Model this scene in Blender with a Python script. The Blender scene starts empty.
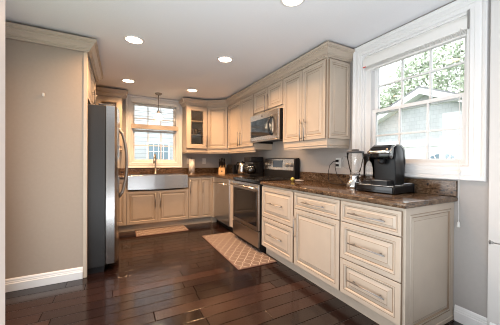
import bpy, bmesh, math, random
from mathutils import Vector, Matrix
random.seed(7)
PI = math.pi
SC = bpy.context.scene
COL = SC.collection

# ------------------------------------------------------------------ camera, sky, exposure
CAM = (-2.209, -0.934, 1.166)
def make_camera():
    yaw, pitch, roll = math.radians(27.8), math.radians(-0.322), math.radians(0.351)
    F = Vector((math.sin(yaw)*math.cos(pitch), math.cos(yaw)*math.cos(pitch), math.sin(pitch)))
    R = Vector((math.cos(yaw), -math.sin(yaw), 0)); U = R.cross(F)
    R2 = R*math.cos(roll) + U*math.sin(roll); U2 = -R*math.sin(roll) + U*math.cos(roll)
    m = Matrix((R2, U2, -F)).transposed().to_4x4(); m.translation = Vector(CAM)
    cd = bpy.data.cameras.new('camera'); cd.sensor_width = 36; cd.lens = 36*248.22/500; cd.clip_start = .02
    c = bpy.data.objects.new('camera', cd); COL.objects.link(c); c.matrix_world = m
    SC.camera = c
make_camera()

SKY = 3.1            # overcast daylight
CAN = 17.0           # watts of each recessed downlight
PEND = 45.0           # pendant bulb
EXPOSURE = .5
w = bpy.data.worlds.new('sky'); SC.world = w; w.use_nodes = True
bg = w.node_tree.nodes['Background']; bg.inputs[0].default_value = (.93, .97, 1.0, 1); bg.inputs[1].default_value = SKY
SC.view_settings.view_transform = 'Standard'; SC.view_settings.look = 'None'
SC.view_settings.gamma = 1; SC.view_settings.use_curve_mapping = False
SC.view_settings.exposure = EXPOSURE
SC.cycles.filter_width = 1.05; SC.cycles.max_bounces = 10; SC.cycles.diffuse_bounces = 6; SC.cycles.transparent_max_bounces = 16
SC.cycles.sample_clamp_indirect = 6; SC.cycles.caustics_reflective = False; SC.cycles.caustics_refractive = False

def area(name, loc, aim, sx, sy, watts, col):
    l = bpy.data.lights.new(name, 'AREA'); l.shape = 'RECTANGLE'; l.size = sx; l.size_y = sy; l.energy = watts; l.color = col
    o = bpy.data.objects.new(name, l); COL.objects.link(o); o.location = loc
    o.rotation_euler = Vector(aim).to_track_quat('-Z', 'Y').to_euler()
area('added_ceiling_fill', (-2.25, -1.45, .06), (0, .0, 1), 1.6, 1.9, 78, (.86, .93, 1.0))  # added fill light behind the camera, aimed up to brighten the ceiling
area('side_door_daylight', (-3.15, .95, 1.15), (1, .05, .35), 1.5, 1.9, 3.5, (.92, .96, 1.0))  # added area fill at an assumed opening in the left wall, out of view

# ------------------------------------------------------------------ materials
class NT:
    def __init__(s, name):
        s.m = bpy.data.materials.new(name); s.m.use_nodes = True
        s.t = s.m.node_tree; s.p = s.t.nodes['Principled BSDF']; s.out = s.t.nodes['Material Output']
    def n(s, typ, ins=None, **at):
        x = s.t.nodes.new(typ)
        for k, v in at.items(): setattr(x, k, v)
        for k, v in (ins or {}).items(): s.set(x.inputs[k], v)
        return x
    def set(s, sock, v):
        if isinstance(v, bpy.types.NodeSocket): s.t.links.new(v, sock)
        else: sock.default_value = v
    def math(s, op, a, b=0.0):
        x = s.n('ShaderNodeMath', operation=op); s.set(x.inputs[0], a); s.set(x.inputs[1], b); return x.outputs[0]
    def co(s): return s.n('ShaderNodeTexCoord').outputs['Object']
    def ramp(s, fac, stops):
        r = s.n('ShaderNodeValToRGB', {'Fac': fac}); e = r.color_ramp.elements
        while len(e) < len(stops): e.new(.5)
        for el, (p, c) in zip(e, stops): el.position = p; el.color = (*c, 1)
        return r.outputs[0]
    def base(s, v): s.set(s.p.inputs['Base Color'], v if isinstance(v, bpy.types.NodeSocket) else (*v, 1)); return s
    def bump(s, h, st=.2, dist=.01):
        b = s.n('ShaderNodeBump', {'Height': h, 'Strength': st, 'Distance': dist}); s.set(s.p.inputs['Normal'], b.outputs[0])
def simple(name, col, rough=.5, metal=0, noise=0, nscale=60, coat=0):
    k = NT(name); k.base(col); k.p.inputs['Roughness'].default_value = rough; k.p.inputs['Metallic'].default_value = metal
    if coat: k.p.inputs['Coat Weight'].default_value = coat; k.p.inputs['Coat Roughness'].default_value = .1
    if noise:
        nz = k.n('ShaderNodeTexNoise', {'Vector': k.co(), 'Scale': nscale, 'Detail': 4.0})
        c0 = tuple(x*(1-noise) for x in col); c1 = tuple(min(1, x*(1+noise)) for x in col)
        k.base(k.ramp(nz.outputs['Fac'], [(.3, c0), (.7, c1)]))
    return k.m
def emis(name, col, st):
    k = NT(name); k.base((.9, .9, .9)); k.p.inputs['Emission Color'].default_value = (*col, 1); k.p.inputs['Emission Strength'].default_value = st; return k.m
def glass(name, tint=(1, 1, 1), gloss=.07, rough=0.0, ior=1.35):
    k = NT(name); t = k.t
    tr = k.n('ShaderNodeBsdfTransparent', {'Color': (*tint, 1)}); gl = k.n('ShaderNodeBsdfGlossy', {'Roughness': rough})
    fr = k.n('ShaderNodeFresnel', {'IOR': ior})
    f = k.math('ADD', fr.outputs[0], gloss-.02)
    mx = k.n('ShaderNodeMixShader', {0: f, 1: tr.outputs[0], 2: gl.outputs[0]})
    t.links.new(mx.outputs[0], k.out.inputs['Surface']); return k.m
def brushed(name, col, rough=.3, sx=2, sz=160, amp=.06):
    k = NT(name); k.p.inputs['Metallic'].default_value = 1
    mp = k.n('ShaderNodeMapping', {'Vector': k.co(), 'Scale': (sx, sx, sz)})
    nz = k.n('ShaderNodeTexNoise', {'Vector': mp.outputs[0], 'Scale': 3.0, 'Detail': 3.0})
    k.base(k.ramp(nz.outputs['Fac'], [(.3, tuple(c*(1-amp) for c in col)), (.7, tuple(c*(1+amp) for c in col))]))
    k.p.inputs['Roughness'].default_value = rough
    k.bump(nz.outputs['Fac'], .04, .002); return k.m
M = {}
CREAM = (.515, .432, .348)
M['cream'] = simple('cream_paint', CREAM, .42, noise=.03, nscale=9)
M['glaze'] = simple('brown_glaze', (.27, .19, .125), .55)
M['wall'] = simple('warm_grey_wall', (.41, .385, .365), .75, noise=.02, nscale=40)
M['wall_alcove'] = simple('greige_wall', (.385, .312, .252), .7, noise=.02, nscale=40)
M['trim'] = simple('white_trim', (.80, .79, .78), .4)
M['ceiling'] = simple('ceiling_paint', (.85, .85, .87), .85, noise=.015, nscale=80)
M['jamb'] = simple('offwhite_jamb', (.66, .635, .61), .55)
M['steel'] = brushed('brushed_steel', (.56, .545, .53), .27)
M['steel_dark'] = brushed('dark_brushed_steel', (.36, .33, .31), .3)
M['steel_door'] = brushed('fridge_door_steel', (.38, .365, .35), .22)
M['satin_chrome'] = simple('satin_chrome', (.66, .65, .64), .25, 1)
M['nickel'] = simple('satin_nickel', (.36, .345, .33), .46, 1)
M['chrome'] = simple('chrome', (.75, .74, .73), .1, 1)
M['black'] = simple('black_plastic', (.009, .009, .010), .38)
M['black'].node_tree.nodes['Principled BSDF'].inputs['Specular IOR Level'].default_value = .28
M['black_gloss'] = simple('black_gloss', (.008, .008, .009), .07)
M['fridge_side'] = simple('textured_black_steel', (.019, .0195, .021), .38, 0, noise=.4, nscale=220)
M['dark_grey'] = simple('dark_grey_plastic', (.06, .06, .065), .4)
M['screen'] = simple('display_glass', (.05, .06, .08), .1)
M['white_plastic'] = simple('white_plastic', (.78, .76, .72), .4)
M['paper'] = simple('paper_towel', (.80, .77, .72), .9)
M['wood'] = simple('pale_block_wood', (.62, .38, .17), .45, noise=.15, nscale=30)
M['yellow'] = simple('yellow_green_skin', (.62, .55, .12), .5)
M['ceramic'] = simple('white_ceramic', (.78, .76, .72), .2)
M['dark_glassware'] = simple('dark_mug', (.08, .06, .05), .25)
M['red'] = simple('red_tag', (.7, .05, .03), .5)
M['slot'] = simple('dark_slot', (.05, .045, .04), .6)
M['inside'] = simple('cabinet_inside', (.56, .45, .32), .6)
M['pane'] = glass('window_glass', (.99, 1, 1), .05)
M['cab_glass'] = glass('cabinet_glass', (.95, .94, .92), .06)
M['clear'] = glass('clear_jar', (.98, .98, .98), .05, 0, 1.12)
M['carafe'] = glass('carafe_glass', (.55, .5, .45), .12)
M['lens'] = emis('recessed_lens', (1, .70, .45), 14)
M['assumed_hoodlamp'] = emis('assumed_microwave_lamp', (1, .60, .32), 60)  # glow of the assumed lamp under the microwave
M['lens_dim'] = emis('recessed_lens_dimmed', (1, .75, .5), 8)
M['bulb'] = emis('pendant_glow', (1, .84, .62), PEND)
def mat_frost():
    k = NT('frosted_shade'); tl = k.n('ShaderNodeBsdfTranslucent', {'Color': (.95, .93, .90, 1)}); tr = k.n('ShaderNodeBsdfTransparent')
    df = k.n('ShaderNodeBsdfDiffuse', {'Color': (.9, .88, .85, 1)})
    a = k.n('ShaderNodeMixShader', {0: .3, 1: tl.outputs[0], 2: df.outputs[0]})
    mx = k.n('ShaderNodeMixShader', {0: .12, 1: a.outputs[0], 2: tr.outputs[0]})
    k.t.links.new(mx.outputs[0], k.out.inputs['Surface']); return k.m
M['shadeglass'] = mat_frost()
def mat_blind():
    k = NT('white_blind_slat'); k.base((.82, .80, .77)); k.p.inputs['Roughness'].default_value = .6
    return k.m
M['slat'] = mat_blind()
def mat_floor():
    k = NT('dark_hardwood'); s = k.n('ShaderNodeSeparateXYZ', {0: k.co()}); x, y = s.outputs[0], s.outputs[1]
    v = k.math('DIVIDE', k.math('ADD', y, 20.03), .125); row = k.math('FLOOR', v); fv = k.math('FRACT', v)
    wn = k.n('ShaderNodeTexWhiteNoise', {'W': row}, noise_dimensions='1D')
    u = k.math('DIVIDE', k.math('ADD', k.math('ADD', x, 30.0), k.math('MULTIPLY', wn.outputs[0], 5.0)), 1.05)
    idx = k.math('FLOOR', u); fu = k.math('FRACT', u)
    cv = k.n('ShaderNodeCombineXYZ', {0: row, 1: idx})
    w2 = k.n('ShaderNodeTexWhiteNoise', {'Vector': cv.outputs[0]}, noise_dimensions='2D')
    mp = k.n('ShaderNodeMapping', {'Vector': k.co(), 'Scale': (3.0, 60.0, 1.0)})
    nz = k.n('ShaderNodeTexNoise', {'Vector': mp.outputs[0], 'Scale': 1.0, 'Detail': 5.0, 'Roughness': .6})
    t = k.math('ADD', k.math('MULTIPLY', w2.outputs[0], .62), k.math('MULTIPLY', nz.outputs['Fac'], .38))
    c = k.ramp(t, [(.15, (.007, .0032, .0027)), (.42, (.014, .0063, .005)), (.68, (.027, .0117, .0083)), (.92, (.055, .0235, .0155))])
    dv = k.math('MINIMUM', fv, k.math('SUBTRACT', 1.0, fv)); du = k.math('MINIMUM', fu, k.math('SUBTRACT', 1.0, fu))
    e = k.math('MINIMUM', k.math('MULTIPLY', dv, .125), k.math('MULTIPLY', du, 1.05))
    g = k.n('ShaderNodeMapRange', {'Value': e, 'From Min': .0010, 'From Max': .0045, 'To Min': 0.0, 'To Max': 1.0}).outputs[0]
    mx = k.n('ShaderNodeMix', {'Factor': g, 'A': (.012, .006, .005, 1), 'B': c}, data_type='RGBA') if False else None
    mixc = k.n('ShaderNodeMixRGB', {'Fac': g, 'Color1': (.003, .0015, .0012, 1), 'Color2': c})
    k.base(mixc.outputs[0]); k.p.inputs['Roughness'].default_value = .24
    k.set(k.p.inputs['Roughness'], k.math('ADD', .09, k.math('ADD', k.math('MULTIPLY', nz.outputs['Fac'], .07), k.math('MULTIPLY', w2.outputs[0], .07))))
    hgt = k.math('ADD', k.math('MULTIPLY', g, 1.0), k.math('MULTIPLY', nz.outputs['Fac'], .12))
    hgt = k.math('ADD', hgt, k.math('MULTIPLY', w2.outputs[0], .25))
    hgt = k.math('ADD', hgt, k.math('MULTIPLY', k.math('MULTIPLY', k.math('SUBTRACT', w2.outputs[0], .5), fv), .7))
    k.set(k.p.inputs['Specular IOR Level'], k.math('MULTIPLY', g, .5))
    k.bump(hgt, .45, .003); return k.m
M['floor'] = mat_floor()
def mat_granite():
    k = NT('brown_granite'); co = k.co()
    mp = k.n('ShaderNodeMapping', {'Vector': co, 'Rotation': (.5, .3, .6), 'Scale': (1.0, 1.0, 2.6)})
    n1 = k.n('ShaderNodeTexNoise', {'Vector': mp.outputs[0], 'Scale': 7.0, 'Detail': 9.0, 'Roughness': .74, 'Distortion': 2.2})
    n3 = k.n('ShaderNodeTexNoise', {'Vector': co, 'Scale': 85.0, 'Detail': 4.0, 'Roughness': .8})
    t = k.math('ADD', k.math('MULTIPLY', n1.outputs['Fac'], .58), k.math('MULTIPLY', n3.outputs['Fac'], .50))
    k.base(k.ramp(t, [(.42, (.008, .007, .007)), (.49, (.03, .02, .014)), (.525, (.17, .095, .048)), (.555, (.035, .025, .02)), (.60, (.27, .17, .095)), (.635, (.07, .052, .045)), (.70, (.55, .42, .29))]))
    k.p.inputs['Roughness'].default_value = .13; return k.m
M['granite'] = mat_granite()
def mat_mat():
    k = NT('trellis_mat'); s = k.n('ShaderNodeSeparateXYZ', {0: k.co()})
    U = k.math('MULTIPLY', s.outputs[0], 2*PI/.118); V = k.math('MULTIPLY', s.outputs[1], 2*PI/.150)
    cu, cv = k.math('COSINE', U), k.math('COSINE', V)
    f = k.math('ADD', k.math('ADD', cu, cv), k.math('MULTIPLY', k.math('MULTIPLY', k.math('COSINE', k.math('MULTIPLY', U, 2.0)), cv), -.45))
    a = k.math('ABSOLUTE', f)
    k.base(k.ramp(a, [(.0, (.56, .51, .47)), (.20, (.56, .51, .47)), (.30, (.165, .118, .098)), (1., (.165, .118, .098))]))
    k.p.inputs['Roughness'].default_value = .75; return k.m
M['mat'] = mat_mat()
M['mat_edge'] = simple('mat_border', (.17, .10, .08), .7)
def mat_siding(name, pitch, col, axis=2):
    k = NT(name); s = k.n('ShaderNodeSeparateXYZ', {0: k.co()})
    f = k.math('FRACT', k.math('DIVIDE', s.outputs[axis], pitch))
    k.base(k.ramp(f, [(0, tuple(c*.5 for c in col)), (.07, tuple(c*.5 for c in col)), (.12, col), (1, col)]))
    k.p.inputs['Roughness'].default_value = .7; k.bump(f, .5, .02); return k.m
M['siding'] = mat_siding('lap_siding', .135, (.50, .51, .52))
def mat_shingle():
    k = NT('grey_shingle_siding')
    mp = k.n('ShaderNodeMapping', {'Vector': k.co(), 'Rotation': (PI/2, 0, 0), 'Scale': (1, 1, 1)})
    s = k.n('ShaderNodeSeparateXYZ', {0: k.co()}); cv = k.n('ShaderNodeCombineXYZ', {0: s.outputs[1], 1: s.outputs[2]})
    b = k.n('ShaderNodeTexBrick', {'Vector': cv.outputs[0], 'Scale': 1.0, 'Color1': (.44, .45, .46, 1), 'Color2': (.49, .50, .51, 1), 'Mortar': (.34, .35, .36, 1),
            'Mortar Size': .006, 'Brick Width': .2, 'Row Height': .16})
    k.base(b.outputs[0]); k.p.inputs['Roughness'].default_value = .8; return k.m
M['shingle'] = mat_shingle()
M['ext_white'] = simple('exterior_white', (.80, .80, .80), .6)
M['roof'] = simple('grey_roof', (.22, .22, .23), .8, noise=.2)
M['leaf'] = simple('leaves', (.33, .40, .27), .6, noise=.3, nscale=2.5)
M['leaf_pale'] = simple('pale_leaves', (.38, .44, .31), .6, noise=.3, nscale=2.5)
M['bark'] = simple('bark', (.10, .07, .05), .9, noise=.3)
M['lawn'] = simple('lawn', (.10, .14, .06), .9, noise=.3, nscale=3)
M['ext_glass'] = simple('house_window_glass', (.20, .27, .32), .08)

# ------------------------------------------------------------------ mesh helpers
def off_of(o):
    v = Vector((0, 0, 0))
    while o is not None: v += Vector(o.location); o = o.parent
    return v
class MB:
    """collects shapes in world metres; build() links them as one mesh object"""
    def __init__(s): s.bm = bmesh.new(); s.mi = 0
    def box(s, x0, x1, y0, y1, z0, z1, bev=0, seg=2):
        bm = s.bm; n0 = set(bm.faces)
        vs = [bm.verts.new((x, y, z)) for x in (x0, x1) for y in (y0, y1) for z in (z0, z1)]
        for q in ((0, 1, 3, 2), (4, 6, 7, 5), (0, 4, 5, 1), (2, 3, 7, 6), (0, 2, 6, 4), (1, 5, 7, 3)):
            bm.faces.new([vs[i] for i in q])
        if bev:
            es = list({e for v in vs for e in v.link_edges})
            bmesh.ops.bevel(bm, geom=es, offset=bev, segments=seg, affect='EDGES', profile=.5)
        for f in set(bm.faces)-n0: f.material_index = s.mi
        return s
    def prism(s, pts, z0, z1, axis='z', bev=0, seg=3, bev_sides=False):
        """polygon pts extruded along axis; (a,b) are xy / xz (axis y) / yz (axis x)"""
        bm = s.bm; n0 = set(bm.faces)
        P = {'z': lambda a, b, c: (a, b, c), 'y': lambda a, b, c: (a, c, b), 'x': lambda a, b, c: (c, a, b)}[axis]
        lo = [bm.verts.new(P(a, b, z0)) for a, b in pts]; hi = [bm.verts.new(P(a, b, z1)) for a, b in pts]
        n = len(pts); fs = [bm.faces.new(lo), bm.faces.new(hi)]
        for i in range(n): fs.append(bm.faces.new((lo[i], lo[(i+1) % n], hi[(i+1) % n], hi[i])))
        if bev:
            es = [e for f in fs[:2] for e in f.edges]
            if bev_sides: es = list({e for f in fs for e in f.edges})
            bmesh.ops.bevel(bm, geom=es, offset=bev, segments=seg, affect='EDGES', profile=.5)
        for f in set(bm.faces)-n0: f.material_index = s.mi
        return s
    def lathe(s, prof, c=(0, 0, 0), seg=20, axis='z', cap=True):
        bm = s.bm; rings = []
        T = {'z': lambda a, b, h: (c[0]+a, c[1]+b, c[2]+h), 'x': lambda a, b, h: (c[0]+h, c[1]+a, c[2]+b), 'y': lambda a, b, h: (c[0]+a, c[1]+h, c[2]+b)}[axis]
        for r, h in prof:
            rings.append([bm.verts.new(T(r*math.cos(2*PI*k/seg), r*math.sin(2*PI*k/seg), h)) for k in range(seg)])
        for A, B in zip(rings, rings[1:]):
            for k in range(seg):
                f = bm.faces.new((A[k], A[(k+1) % seg], B[(k+1) % seg], B[k])); f.material_index = s.mi; f.smooth = True
        if cap:
            for rr, pr in ((rings[0], prof[0]), (rings[-1], prof[-1])):
                if pr[0] > 1e-5: f = bm.faces.new(rr); f.material_index = s.mi
        return s
    def tube(s, pts, r, seg=8, cap=True, flat=1.0):
        bm = s.bm; pts = [Vector(p) for p in pts]; rings = []; up = None
        for i, p in enumerate(pts):
            d = (pts[min(i+1, len(pts)-1)]-pts[max(i-1, 0)]).normalized()
            if up is None: up = Vector((0, 0, 1)) if abs(d.z) < .9 else Vector((0, 1, 0))
            a = d.cross(up).normalized(); b = a.cross(d).normalized(); up = b
            rr = r[i] if isinstance(r, (list, tuple)) else r
            rings.append([bm.verts.new(p + a*rr*math.cos(2*PI*k/seg) + b*rr*flat*math.sin(2*PI*k/seg)) for k in range(seg)])
        for A, B in zip(rings, rings[1:]):
            for k in range(seg):
                f = bm.faces.new((A[k], A[(k+1) % seg], B[(k+1) % seg], B[k])); f.material_index = s.mi; f.smooth = True
        if cap:
            for rr in (rings[0], rings[-1]): f = bm.faces.new(rr); f.material_index = s.mi
        return s
    def sweep(s, prof, path, close_prof=True):
        """profile (out, z) swept along a level XY path; 'out' is to the right of travel"""
        bm = s.bm; path = [Vector((p[0], p[1])) for p in path]; n = len(path); rows = []
        for i, p in enumerate(path):
            ds = []
            if i > 0: ds.append((p-path[i-1]).normalized())
            if i < n-1: ds.append((path[i+1]-p).normalized())
            ns = [Vector((d.y, -d.x)) for d in ds]
            if len(ns) == 2:
                m = (ns[0]+ns[1]).normalized(); m = m/max(.2, m.dot(ns[0]))
            else: m = ns[0]
            rows.append([bm.verts.new((p.x+m.x*o, p.y+m.y*o, z)) for o, z in prof])
        k = len(prof)
        for A, B in zip(rows, rows[1:]):
            for j in range(k if close_prof else k-1):
                f = bm.faces.new((A[j], A[(j+1) % k], B[(j+1) % k], B[j])); f.material_index = s.mi
        if close_prof:
            for rr in (rows[0], rows[-1]): f = bm.faces.new(rr); f.material_index = s.mi
        return s
    def panel(s, origin, u, w, h, prof, thick=.019, n=None):
        """nested rectangles: prof = [(inset, height, material)], a panel standing w x h from origin along u"""
        bm = s.bm; o = Vector(origin); u = Vector(u).normalized(); v = Vector((0, 0, 1)); n = u.cross(v)
        def ring(i, d): return [bm.verts.new(o+u*a+v*b+n*d) for a, b in ((i, i), (w-i, i), (w-i, h-i), (i, h-i))]
        A = ring(0, 0); bm.faces.new(A[::-1])
        for ins, d, mt in prof:
            B = ring(ins, d)
            for k in range(4): f = bm.faces.new((A[k], A[(k+1) % 4], B[(k+1) % 4], B[k])); f.material_index = mt
            A = B
        return s, A
    def close(s, A, mt=0): f = s.bm.faces.new(A); f.material_index = mt; return s
    def build(s, name, mats, parent=None, smooth=False):
        bm = s.bm; bmesh.ops.recalc_face_normals(bm, faces=bm.faces)
        o0 = off_of(parent)
        if o0.length: bmesh.ops.translate(bm, verts=bm.verts, vec=-o0)
        me = bpy.data.meshes.new(name); bm.to_mesh(me); bm.free()
        for m in (mats if isinstance(mats, (list, tuple)) else [mats]): me.materials.append(M[m] if isinstance(m, str) else m)
        if smooth:
            for p in me.polygons: p.use_smooth = True
            try: me.set_sharp_from_angle(angle=math.radians(40))
            except Exception: pass
        o = bpy.data.objects.new(name, me); COL.objects.link(o)
        if parent: o.parent = parent
        return o
def thing(name, label, cat, loc=(0, 0, 0), group=None):
    o = bpy.data.objects.new(name, None); COL.objects.link(o); o.location = loc; o.empty_display_size = .05
    return tag(o, label, cat, group)
def tag(o, label, cat, group=None):
    o['label'] = label; o['category'] = cat
    if group: o['group'] = group
    return o
def struct(o): o['kind'] = 'structure'; return o
def sbox(name, mat, *b, parent=None, bev=0):
    o = MB().box(*b, bev=bev).build(name, mat, parent)
    return o if parent else struct(o)

# ------------------------------------------------------------------ room shell
XL, YB, CZ, YF = -3.10, 4.148, 2.375, -3.4
sbox('floor', 'floor', XL-.12, .14, YF, YB+.12, -.08, 0)
sbox('ceiling', 'ceiling', XL-.12, .14, YF, YB+.12, CZ, CZ+.12)
def wall_hole(name, axis, p0, p1, a0, a1, h0, h1, z0, z1, mat):
    """wall slab spanning a0..a1 with one opening h0..h1 x z0..z1"""
    m = MB()
    for A0, A1, B0, B1 in ((a0, h0, 0, CZ), (h1, a1, 0, CZ), (h0, h1, 0, z0), (h0, h1, z1, CZ)):
        if axis == 'x': m.box(p0, p1, A0, A1, B0, B1)
        else: m.box(A0, A1, p0, p1, B0, B1)
    return struct(m.build(name, mat))
RW = (-.095, .785, 1.14, 2.25)      # right window opening y0,y1,z0,z1
BW = (-2.0, -1.19, 1.13, 2.26)      # sink window opening x0,x1,z0,z1
wall_hole('wall_right', 'x', 0, .14, YF, YB+.12, RW[0], RW[1], RW[2], RW[3], 'wall')
wall_hole('wall_back', 'y', YB, YB+.12, XL, 0, BW[0], BW[1], BW[2], BW[3], 'wall')
wall_hole('wall_left', 'x', XL-.12, XL, YF, YB+.12, -.6, 1.60, 0, 2.12, 'wall')  # opening is assumed, out of view, to let in light from the left
sbox('wall_front', 'wall', XL-.12, .14, YF-.12, YF, 0, CZ)
# short wall beside the refrigerator, facing the camera, and the door jamb in the left foreground
sbox('wall_alcove', 'wall_alcove', XL, -2.522, 2.0, 2.03, 0, 2.235)
sbox('trim_1', 'cream', -2.522, -2.49, 1.994, 2.036, 0, 2.235, bev=.003)
sbox('wall_entry', 'jamb', XL, -2.494, -.12, .01, 0, CZ)
BB = [(0, 0), (.017, 0), (.017, .068), (.012, .073), (.012, .082), (.009, .087), (.009, .098), (.005, .108), (0, .112)]
def baseboard(name, path):
    return struct(MB().sweep(BB, path).build(name, 'trim'))
baseboard('baseboard_left', [(XL+.0, 2.0), (-2.524, 2.0)])
baseboard('baseboard_right', [(0, -.022), (0, -.215)])
# painted casing of the doorway at the far right, standing off the wall
tr = struct(MB().box(-.035, -.001, -1.3, -.215, 0.0, .636, bev=.003).box(-.035, -.001, -1.3, -.215, .641, CZ, bev=.003).build('trim_2', 'jamb'))
baseboard('baseboard_entry', [(-.035, -.23), (-.035, -1.3)])
hg = MB().lathe([(.004, -.012), (.004, .012)], (-.038, -.226, .640), 10).box(-.037, -.0352, -.242, -.228, .630, .648).build('hinge', 'nickel')
tag(hg, 'small metal hinge at the seam of the pale panel on the far right', 'hinge')

# windows: frame, casing, sashes with muntins, panes
def casing_profile(w): return [(0, 0), (0, .014), (.008, .020), (w*.30, .020), (w*.34, .026), (w*.62, .026), (w*.68, .020), (w*.80, .030), (w-.006, .034), (w, .028), (w, 0)]
def frame_ring(mb, axis, pos, sgn, rect, prof):
    """picture-frame moulding around rect, prof (outward, height off wall)"""
    a0, a1, z0, z1 = rect
    rows = []
    for o, d in prof:
        pts = ((a0-o, z0-o), (a1+o, z0-o), (a1+o, z1+o), (a0-o, z1+o))
        rows.append([mb.bm.verts.new((pos+sgn*d, a, z) if axis == 'x' else (a, pos+sgn*d, z)) for a, z in pts])
    for A, B in zip(rows, rows[1:]):
        for k in range(4): mb.bm.faces.new((A[k], A[(k+1) % 4], B[(k+1) % 4], B[k])).material_index = mb.mi
    A, B = rows[-1], rows[0]
    for k in range(4): mb.bm.faces.new((A[k], A[(k+1) % 4], B[(k+1) % 4], B[k])).material_index = mb.mi
def window(name, axis, pos, sgn, rect, cas, glassr, meet, depth, cols, rows, casm='trim', mw=.016):
    """sgn = +1 when +axis is indoors, -1 when -axis is indoors"""
    root = bpy.data.objects.new(name, None); COL.objects.link(root); root['kind'] = 'structure'
    def bx(m, a0, a1, d0, d1, z0, z1, bev=0):    # d = depth outwards
        p0, p1 = sorted((pos-sgn*d0, pos-sgn*d1))
        if axis == 'x': m.box(p0, p1, a0, a1, z0, z1, bev)
        else: m.box(a0, a1, p0, p1, z0, z1, bev)
    a0, a1, z0, z1 = rect; g0, g1, h0, h1 = glassr
    m = MB(); frame_ring(m, axis, pos, sgn, rect, casing_profile(cas)); m.build('casing', casm, root)
    m = MB(); t = .018
    bx(m, a0, a0+t, 0, depth+.07, z0, z1); bx(m, a1-t, a1, 0, depth+.07, z0, z1)
    bx(m, a0+t, a1-t, 0, depth+.07, z1-t, z1); bx(m, a0+t, a1-t, 0, depth+.07, z0, z0+t)
    m.build('jamb', casm, root)
    m = MB()           # stops filling jamb to sash
    bx(m, a0+t, g0-.035, depth-.03, depth+.05, z0+t, z1-t); bx(m, g1+.035, a1-t, depth-.03, depth+.05, z0+t, z1-t)
    if m.bm.verts: m.build('stop', casm, root)
    else: m.bm.free()
    for (b, tt, dd, nm) in ((meet-.0, h1, depth+.032, 'upper_sash'), (h0, meet, depth, 'lower_sash')):
        m = MB(); sw = .035; bot = .05 if nm == 'lower_sash' else .012; top = .03 if nm == 'lower_sash' else .04
        bx(m, g0-sw, g0, dd, dd+.03, b-bot, tt+top); bx(m, g1, g1+sw, dd, dd+.03, b-bot, tt+top)
        bx(m, g0, g1, dd, dd+.03, b-bot, b); bx(m, g0, g1, dd, dd+.03, tt, tt+top)
        for i in range(1, cols):
            a = g0+(g1-g0)*i/cols; bx(m, a-mw/2, a+mw/2, dd+.004, dd+.026, b, tt)
        for i in range(1, rows):
            z = b+(tt-b)*i/rows; bx(m, g0, g1, dd+.0045, dd+.0255, z-mw/2, z+mw/2)
        s = m.build(nm, casm, root)
        p = MB(); bx(p, g0, g1, dd+.013, dd+.016, b, tt); p.build('pane', 'pane', s)
    return root
window('window_1', 'x', 0, -1, RW, .102, (-.03, .672, 1.195, 2.19), 1.655, .05, 3, 2)
window('window_2', 'y', YB, -1, BW, .105, (-1.955, -1.245, 1.185, 2.215), 1.72, .045, 3, 2, 'trim')

# ------------------------------------------------------------------ cabinet parts
G = 1
DOOR = [(0, .018, G), (.0035, .020, 0), (.040, .020, 0), (.0412, .0185, G), (.0438, .0185, G), (.046, .021, 0), (.056, .019, 0), (.062, .010, 0), (.0635, .010, G), (.068, .010, G), (.100, .0185, 0), (.1015, .0185, G), (.1035, .0185, G)]
def scaled(prof, k): return [(a*k*.88 if a > .004 else a, b, c) for a, b, c in prof]
def raised(name, parent, origin, u, w, h, k=1.0, mats=('cream', 'glaze')):
    m = MB(); _, A = m.panel(origin, u, w, h, scaled(DOOR, k)); m.close(A); return m.build(name, list(mats), parent)
def bar_handle(parent, base, axis, length, n, mat='nickel', r=.0055, stand=.03):
    """bar pull centred on base point (on the door face), axis = unit direction, n = outward"""
    b, a, n = Vector(base), Vector(axis).normalized(), Vector(n)
    m = MB(); c = b+n*stand; m.tube([c-a*length/2, c+a*length/2], r, 10)
    for s in (-.36, .36): m.tube([b+a*length*s, b+a*length*s+n*stand], r*.8, 8)
    return m.build('handle', mat, parent)
BH, TK = .874, .112       # base carcass top, toe kick height
WX, NX = (0, -1, 0), (-1, 0, 0)     # right run: along -y, facing -x
XF = -.61                 # right run carcass front
Y2F = YB-.61              # back run carcass front
def base_right(y0, y1, label, fronts, end=False):
    """fronts: list of (kind, ya, yb, za, zb, handle)"""
    t = thing('base_cabinet', label, 'cabinet', ((XF)/2, (y0+y1)/2, 0))
    MB().box(XF, -.003, y0+.0006, y1-.0006, TK, BH).build('body', 'cream', t)
    MB().box(XF+.055, -.004, y0+.0006, y1-.0006, 0, TK-.001).build('toe_kick', 'cream', t)
    for kind, ya, yb, za, zb in fronts:
        wd, hh = yb-ya, zb-za
        d = raised(kind, t, (XF-.0005, yb, za), WX, wd, hh, min(1, hh/.26, wd/.26))
        if kind == 'drawer': bar_handle(d, (XF-.019, (ya+yb)/2, (za+zb)/2+ (.0 if hh < .2 else .0)), (0, 1, 0), .62*wd if wd < .55 else .3, NX)
    return t
c1 = base_right(0, .497, 'cream base cabinet with three stacked drawers below the black pod coffee machine', [
    ('drawer', .006, .492, .692, .852), ('drawer', .006, .492, .398, .686), ('drawer', .006, .492, .120, .392)])
c1.children
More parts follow.
